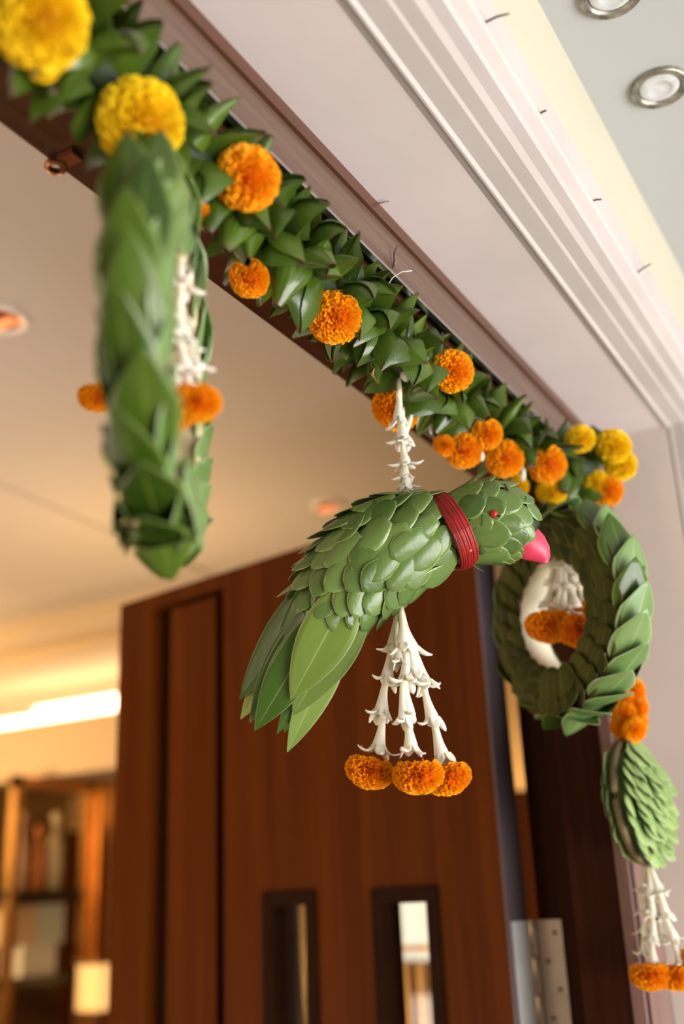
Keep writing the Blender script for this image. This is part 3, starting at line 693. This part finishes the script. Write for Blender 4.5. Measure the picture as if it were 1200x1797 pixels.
# ------------------------------------------------------------------ right side drop: marigolds, medallion, tassel
xy3 = (1.285, .345)
ms = empty('marigold_string', at_vert(1095, 1190, xy3)); tag(ms, 'short stack of orange marigolds hanging by the right jamb above the medallion', 'flowers')
part('thread', MB().tube([at_vert(u, v, xy3) for u, v in ((1070, 850), (1085, 1000), (1095, 1200), (1100, 1300))], .0008, 5), M['thread'], ms)
for k, (u, v, r, o) in enumerate(((1112, 1216, 26, 0), (1090, 1228, 24, -.008), (1118, 1244, 26, 0), (1090, 1250, 25, -.012), (1118, 1270, 25, 0), (1089, 1274, 24, -.01), (1104, 1275, 24, -.02))):
    p = at_vert(u, v, xy3) + FW * o
    marigold(ms, p, r * depth(p) / F, unit((u - 1100) / 20 * RIGHT - FW * .5 - UP * .1), 'O', k)
mc = at_vert(1116, 1404, xy3); md = empty('leaf_medallion', mc); tag(md, 'flat oval medallion of pale green leaves with brown rim by the right jamb', 'ornament')
mu = unit(at_vert(1100, 1300, xy3) - at_vert(1133, 1515, xy3)); hh = np.linalg.norm(at_vert(1100, 1296, xy3) - at_vert(1133, 1515, xy3)) / 2
mn = unit(-FW * .62 + RIGHT * .75); mn = unit(mn - mu * (mn @ mu)); ms_ = np.cross(mu, mn)           # disc normal, sideways axis
vs = []; n, mrows = 28, 8
for i in range(mrows + 1):
    a = math.pi * i / mrows
    for j in range(n):
        t = 2 * math.pi * j / n; vs.append(mc + math.sin(a) * (math.cos(t) * mu * hh * .93 + math.sin(t) * ms_ * hh * .70) + mn * math.cos(a) * .026)
part('medallion_core', MB().add(vs, [(i * n + j, i * n + (j + 1) % n, (i + 1) * n + (j + 1) % n, (i + 1) * n + j) for i in range(mrows) for j in range(n)]), M['medal_core'], md)
part('rim', MB().tube([mc + math.cos(t) * mu * hh * .98 + math.sin(t) * ms_ * hh * .78 for t in np.linspace(0, 2 * math.pi, 40)], .0045, 8, cap=False), M['brownrim'], md)
OVM = leaf_mesh('medallion_leaf_0', M['medal_leaf'], ovate, .3, .15, thick=.02)
for s in (1, -1):
    for rr, num in ((1.02, 26), (.84, 22), (.66, 18), (.46, 12), (.26, 8)):
        for i in range(num):
            t = 2 * math.pi * (i + rnd.uniform(-.3, .3)) / num
            d = math.cos(t) * mu * hh + math.sin(t) * ms_ * hh * .76; pos = mc + d * (rr - .18) + mn * s * .026 * math.sqrt(1 - min(.95, rr) ** 2) + mn * s * .003
            yd = unit(d / hh * .22 - mu * .7 + mn * s * (rnd.uniform(.1, .45) if s > 0 else .02)); X, Y, Z = basis(rot(yd, mn, rnd.uniform(-.4, .4)), mn * s)
            inst('leaf', OVM, frame(X, Y, Z, pos + mu * .010, .024, .030 if s > 0 else .022, .024), md)
t3 = empty('flower_tassel', at_vert(1138, 1520, xy3)); tag(t3, 'tassel of white florets and orange marigolds at the lower right edge', 'tassel', 'flower tassels')
for i, (pp, o) in enumerate((([(1136, 1516), (1142, 1580), (1146, 1640), (1146, 1690)], 0), ([(1140, 1516), (1160, 1580), (1180, 1640), (1195, 1690)], 0), ([(1138, 1520), (1136, 1600), (1134, 1680)], .01), ([(1139, 1516), (1150, 1590), (1166, 1650)], .008))):
    strand(t3, [at_vert(u, v, xy3) + FW * o for u, v in pp], 4, .6, i)
for k, (u, v, r, o) in enumerate(((1138, 1706, 37, -.006), (1188, 1716, 35, .006), (1226, 1690, 34, 0.01))):
    p = at_vert(u, v, xy3) + FW * o
    marigold(t3, p, r * depth(p) / F, unit(-UP - FW * .4), 'O', k)
# ------------------------------------------------------------------ the leaf bird
pb = empty('leaf_parrot', at_vert(705, 960, XYP)); tag(pb, 'bird woven of green leaves with red neck band and pink beak', 'ornament')
D0 = depth(at_vert(705, 960, XYP))
BODY = [((556, 1072), 44), ((583, 1046), 64), ((630, 1000), 84), ((692, 960), 90), ((745, 940), 80), ((786, 932), 66)]
HEAD = [((786, 932), 64), ((826, 922), 70), ((868, 917), 72), ((905, 926), 56), ((928, 941), 34)]
def curve(lst, n):
    p = V([(a, b) for (a, b), r in lst]); r = V([r for _, r in lst]); s = np.concatenate([[0], np.cumsum(np.linalg.norm(np.diff(p, axis=0), axis=1))])
    # smooth (Catmull-Rom like) through cubic fit of the samples
    t = np.linspace(0, s[-1], n); k = min(4, len(lst) - 1)
    return np.stack([np.polyval(np.polyfit(s, p[:, 0], k), t), np.polyval(np.polyfit(s, p[:, 1], k), t), np.polyval(np.polyfit(s, r, k), t)], 1)
def body_pt(c, th, tang, k=1.0):
    """point and outward normal on the bird's round body: th=0 faces the lens, pi/2 is the bird's back"""
    u, v, r = c; pr = V((tang[1], -tang[0])); pr /= np.linalg.norm(pr)
    if pr[1] > 0: pr = -pr
    cc = at_depth(u, v, D0); n = (pr[0] * RIGHT - pr[1] * UP) * math.sin(th) - FW * math.cos(th)
    return cc + n * r * k * D0 / F, n
for lst in (BODY, HEAD):
    cv = curve(lst, 16); tg = np.gradient(cv[:, :2], axis=0); vs = []
    for i in range(16):
        for j in range(20): vs.append(body_pt(cv[i], 2 * math.pi * j / 20, tg[i], .88)[0])
    part('body_core', MB().add(vs, [(i * 20 + j, i * 20 + (j + 1) % 20, (i + 1) * 20 + (j + 1) % 20, (i + 1) * 20 + j) for i in range(15) for j in range(20)] + [tuple(range(20)), tuple(15 * 20 + j for j in range(20))[::-1]]), M['green_core'], pb)
SC = [leaf_mesh('scale_leaf_%d' % i, M['scale_leaf'], sh, c, b, thick=.014) for i, (sh, c, b) in enumerate(((ovate, .30, .10), (round_leaf, .25, .12), (ovate, .45, .16)))]
PX = D0 / F
cv = curve(BODY, 60); tg = np.gradient(cv[:, :2], axis=0); nb = 11
for i in range(nb):
    k = int(2 + (57 - 2) * (i + .9) / nb); c, t = cv[k], tg[k]
    num = max(8, int(2 * math.pi * c[2] / 48)); 
    for j in range(num):
        th = 2 * math.pi * (j + .5 * (i % 2)) / num + rnd.uniform(-.1, .1)
        p, n = body_pt(c, th, t, .98)
        back = -(t[0] * RIGHT - t[1] * UP); back = unit(back)
        L = rnd.uniform(70, 84) * PX; w = rnd.uniform(46, 58) * PX
        yd = unit(back - UP * .75 * max(0, math.cos(th)) + n * rnd.uniform(.13, .24)); yd = rot(yd, n, rnd.uniform(-.28, .28))
        X, Y, Z = basis(yd, rot(n, yd, rnd.uniform(-.18, .18)))
        inst('scale_leaf', SC[rnd.randrange(3)], frame(X, Y, Z, p - yd * L * .25 + n * (.0008 + .0003 * (j % 3)), w, L, w), pb)
cv = curve(HEAD, 60); tg = np.gradient(cv[:, :2], axis=0)
for i, (k, num) in enumerate(((50, 7), (41, 9), (32, 10), (23, 11), (14, 11), (5, 11))):
    c, t = cv[k], tg[k]
    for j in range(num):
        th = 2 * math.pi * (j + .5 * (i % 2)) / num + rnd.uniform(-.08, .08)
        p, n = body_pt(c, th, t, .97)
        fwd = unit(t[0] * RIGHT - t[1] * UP); L = rnd.uniform(62, 74) * PX * (.8 if i == 0 else 1); w = rnd.uniform(44, 54) * PX * (.75 if i == 0 else 1)
        slope = (cv[min(59, k + 6)][2] - cv[max(0, k - 6)][2]) / 12 / np.linalg.norm(t)
        yd = unit(fwd + n * (slope * .9 + .08)); yd = rot(yd, n, rnd.uniform(-.16, .16))
        X, Y, Z = basis(yd, n - fwd * (slope * .8 + .1))
        inst('scale_leaf', SC[rnd.randrange(2)], frame(X, Y, Z, p - yd * L * .42 + n * (.0006 * (5 - i) * .4 + .0008), w, L, w), pb)
# two crest leaves that lift off the crown
for (u0, v0, u1, v1, w) in ((812, 852, 838, 834, 22), (834, 862, 868, 838, 24), (895, 850, 936, 912, 30)):
    a, b = at_depth(u0, v0, D0 + .004), at_depth(u1, v1, D0 - .006); X, Y, Z = basis(b - a, UP * .8 - FW * .5)
    inst('scale_leaf', SC[0], frame(X, Y, Z, a, w * PX, np.linalg.norm(b - a) * 1.05, w * PX), pb)
# red thread band: about ten turns side by side
bd = empty('neck_band', at_depth(786, 932, D0)); bd.parent = pb; bd.matrix_basis = WM['leaf_parrot'].inverted() @ WM['neck_band']
tb = V((.90, -.40)); pr = V((-.42, -.907))
for k in range(9):
    off = (k - 4) * 3.6 + rnd.uniform(-.8, .8); pts = []
    for a in np.linspace(0, 2 * math.pi, 40):
        rr = 79 - .2 * (k - 4) ** 2 + rnd.uniform(-.4, .4); cx, cy = 788 + tb[0] * off + 12 * math.cos(a), 932 + tb[1] * off - 4 * math.cos(a)
        pts.append(at_depth(cx, cy, D0) + (pr[0] * RIGHT - pr[1] * UP) * rr * PX * math.sin(a) * .90 - FW * rr * PX * math.cos(a) * 1.05)
    part('red_thread', MB().tube(pts, 2.6 * PX, 7, cap=False), M['thread'], bd)
p = at_depth(806, 995, D0 - .01); part('red_thread', MB().tube([p - RIGHT * .004, p, p + RIGHT * .002 + UP * .002, p + RIGHT * .004], [.0008, .002, .002, .001], 7), M['thread'], bd)
# beak: a folded pink petal
BK = [((914, 944), 30, 20), ((926, 953), 31, 20), ((938, 962), 27, 18), ((949, 972), 20, 14), ((955, 982), 12, 9), ((957, 989), 4, 3)]
cb = V([b[0] for b in BK]); tgb = np.gradient(cb, axis=0); vs = []; uv = []; n = 16
for i, ((u, v), rw, rd) in enumerate(BK):
    pr = V((tgb[i][1], -tgb[i][0])); pr /= np.linalg.norm(pr); cc = at_depth(u, v, D0 - .002)
    for j in range(n):
        a = 2 * math.pi * j / n; ca, sa = math.cos(a), math.sin(a)
        vs.append(cc + (pr[0] * RIGHT - pr[1] * UP) * rw * PX * sa - FW * rd * PX * math.copysign(abs(ca) ** 1.3, ca)); uv.append((j / n, i / 5))
part('beak', MB().add(vs, [(i * n + j, i * n + (j + 1) % n, (i + 1) * n + (j + 1) % n, (i + 1) * n + j) for i in range(5) for j in range(n)] + [tuple(range(n)), tuple(5 * n + j for j in range(n))[::-1]], uv), M['beak'], pb)
# eye: a red seed on a pin
cvh = curve(HEAD, 60); pe = at_depth(866, 902, D0 - 73 * PX * .98)
ey = part('eye', MB().tube([pe + FW * .006, pe + FW * .001, pe - FW * .002, pe - FW * .0045, pe - FW * .0055], [.002, .0034, .0037, .0026, .0005], 12), M['eye'], pb)
part('pin', MB().tube([pe - FW * .004 + RIGHT * .002 - UP * .001, pe - FW * .0048 + RIGHT * .0055 - UP * .0022], [.0007, .0011], 8), M['black'], ey)
for u, v in ((828, 942), (826, 966)):
    p = at_depth(u, v, D0 - 70 * PX); part('pin', MB().tube([p + FW * .003, p, p - FW * .0012], [.0012, .0015, .0006], 8), M['pin'], pb, label='silver pin head behind the neck band')
a, b = at_depth(818, 985, D0 - .006), at_depth(849, 1003, D0 - .004); X, Y, Z = basis(b - a, UP); inst('scale_leaf', SC[0], frame(X, Y, Z, a, 12 * PX, np.linalg.norm(b - a), 12 * PX), pb)
# tail: long leaves
TL = {'m': leaf_mesh('tail_leaf_0', M['tail_leaf'], lance, .10, .05, .10, .008, 8, 14), 'd': leaf_mesh('tail_leaf_1', M['tail_dark'], lance, .10, .06, .10, .008, 8, 14), 'p': leaf_mesh('tail_leaf_2', M['tail_pale'], lance, .12, .05, .16, .008, 8, 14)}
TAIL = [((622, 1022), (510, 1228), 92, -.040, -.030, 'm', 0.0), ((636, 1040), (514, 1256), 92, -.032, -.022, 'm', .25), ((606, 1100), (504, 1320), 62, -.012, -.004, 'p', .35), ((572, 1075), (447, 1282), 78, -.030, -.020, 'd', -.15),
        ((560, 1060), (438, 1268), 70, -.022, -.012, 'd', -.45), ((556, 1050), (422, 1262), 60, -.010, .0, 'p', -.6), ((560, 1015), (420, 1227), 62, -.018, .004, 'd', -.75), ((572, 1000), (478, 1190), 60, -.030, -.012, 'd', -.65),
        ((590, 1100), (486, 1288), 46, -.014, -.006, 'd', .1), ((600, 1040), (470, 1260), 80, .010, .014, 'd', .2), ((585, 1060), (500, 1285), 80, .02, .024, 'd', .4)]
for (a, b, w, da, db, kind, roll) in TAIL:
    A_, B_ = at_depth(*a, D0 + da), at_depth(*b, D0 + db)
    yd = unit(B_ - A_); X, Y, Z = basis(yd, rot(-FW, yd, -roll)); inst('tail_leaf', TL[kind], frame(X, Y, Z, A_, w * PX / max(.5, math.cos(roll)) , np.linalg.norm(B_ - A_), w * PX), pb)
# ------------------------------------------------------------------ display cabinet and its contents
YC = 3.0
def cp(u, v, y=YC): return at_plane(u, v, 1, y)
zf, x0, x1 = -1.6, float(cp(22, 1500)[0]), float(cp(205, 1500)[0]) + .10
ztc = .485
cab = empty('display_cabinet', ((x0 + x1) / 2, YC + .2, zf)); tag(cab, 'tall brass framed display cabinet beside the open door', 'cabinet')
for xx in (x0, float(cp(150, 1500)[0])): part('post', MB().box((xx, YC, zf), (xx + .035, YC + .035, ztc)), M['brass'], cab, smooth=False)
part('post', MB().box((float(cp(163, 1500)[0]), YC - .03, zf), (float(cp(184, 1500)[0]), YC + .03, ztc)), M['brass'], cab, smooth=False)
part('post', MB().box((float(cp(190, 1500)[0]), YC - .02, zf), (x1, YC + .03, ztc)), M['gold'], cab, smooth=False)
part('rail', MB().box((x0, YC, ztc - .04), (x1, YC + .05, ztc)), M['brass'], cab, smooth=False)
part('back_panel', MB().box((x0, YC + .36, zf), (x1, YC + .38, ztc)), M['backpanel'], cab, smooth=False)
zsh = [float(cp(80, v)[2]) for v in (1562, 1712)]
for z in zsh: part('shelf', MB().box((x0, YC + .01, z - .03), (float(cp(150, 1500)[0]), YC + .36, z)), M['shelf'], cab, smooth=False)
def vase(u, v0, v1, wpx, mat, label):
    p = cp(u, v0, YC + .1); q = cp(u, v1, YC + .1); h = q[2] - zsh[0]; r = wpx / 2 * np.linalg.norm(p) / F
    base = V((p[0], p[1], zsh[0])); T = lambda v: v + base
    tag(part('vase', MB().lathe([(0, 0), (r * .7, 0), (r * .8, h * .06), (r, h * .35), (r * .85, h * .6), (r * .35, h * .74), (r * .3, h * .84), (r * .62, h * .9), (r * .66, h * .96), (r * .4, h), (0, h)], 20, T), mat), label, 'vase', 'bottle vases on the cabinet shelf')
vase(33, 1545, 1425, 22, M['vase_pink'], 'pinkish bottle vase at the left end of the cabinet shelf')
vase(66, 1545, 1450, 26, M['vase_orange'], 'orange bottle vase in the middle of the cabinet shelf')
vase(94, 1545, 1425, 26, M['vase_pale'], 'pale gold bottle vase at the right end of the cabinet shelf')
def carton(u0, v0, u1, v1, y, mat, label, base):
    a, b = cp(u0, v1, y), cp(u1, v0, y)
    e = MB().box((a[0], y, base if base is not None else a[2]), (b[0], y + .12, b[2])); tag(part('box', e, mat, smooth=False), label, 'box', 'boxes in the cabinet'); return b[2]
h1 = carton(38, 1655, 100, 1700, YC + .05, M['box_grey'], 'pale grey box lying on the lower cabinet shelf', zsh[1])
carton(26, 1588, 68, 1650, YC + .07, M['box_cream'], 'cream box standing on the pale grey box in the cabinet', h1)
carton(71, 1585, 114, 1650, YC + .06, M['box_blue'], 'pale blue box standing beside the cream box in the cabinet', h1)
lp0, lp1 = cp(152, 1775, YC - .12), cp(184, 1690, YC - .12)
ln = empty('lantern', ((lp0[0] + lp1[0]) / 2, YC - .12, lp0[2] - .3)); tag(ln, 'small glowing amber lantern in front of the brass cabinet', 'lamp')
part('glow', MB().box((lp0[0], YC - .17, lp0[2]), (lp1[0], YC - .07, lp1[2])), M['lantern'], ln, smooth=False)
part('cap', MB().box((lp0[0] - .01, YC - .18, lp1[2]), (lp1[0] + .01, YC - .06, lp1[2] + .02)), M['brass'], ln, smooth=False)
part('stand', MB().box((lp0[0] + .02, YC - .14, zf), (lp1[0] - .02, YC - .10, lp0[2])), M['brass'], ln, smooth=False)
# brass poles and made-up glowing panes behind the door, seen through its glass slots
YP = None
sc_ = empty('brass_screen', (2.3, .95, zf)); tag(sc_, 'row of brass poles behind the door, seen through its glass slots', 'screen')
def beyond(u, v, x): return at_plane(u, v, 0, x)
for u, vt, r_ in ((530, 1585, .017), (712, 1690, .010), (739, 1690, .014)):
    b_ = beyond(u, 1700, 2.3); part('pole', MB().tube([(b_[0], b_[1], zf), (b_[0], b_[1], float(beyond(u, vt, 2.3)[2]))], r_, 12), M['gold'], sc_)
part('rail', MB().box((2.31, float(beyond(745, 1700, 2.3)[1]) - .06, float(beyond(640, 1672, 2.3)[2])), (2.33, float(beyond(500, 1700, 2.3)[1]) + .05, float(beyond(640, 1662, 2.3)[2]))), M['brass'], sc_, smooth=False)
a, b = beyond(535, 1752, 2.22), beyond(535, 1702, 2.22); wl = empty('candle_lamp', (2.22, a[1], zf)); tag(wl, 'glowing amber candle lamp seen through the left glass slot of the door', 'lamp')
part('glow', MB().tube([a, a * .25 + b * .75, b], [.010, .009, .002], 12), M['lantern'], wl); part('stand', MB().tube([(a[0], a[1], zf), (a[0], a[1], zf + .02), (a[0], a[1], zf + .03), a], [.06, .06, .008, .008], 12), M['brass'], wl)
wn = struct(empty('glow_pane_1', beyond(725, 1640, 3.5)))
for ua, ub in ((703, 717), (729, 749)):
    a, b = beyond(ua, 1685, 3.52), beyond(ub, 1575, 3.52)
    part('pane', MB().box((3.52, b[1], a[2]), (3.54, a[1], b[2])), M['slotglow'], wn, smooth=False)
bpy.context.view_layer.update()
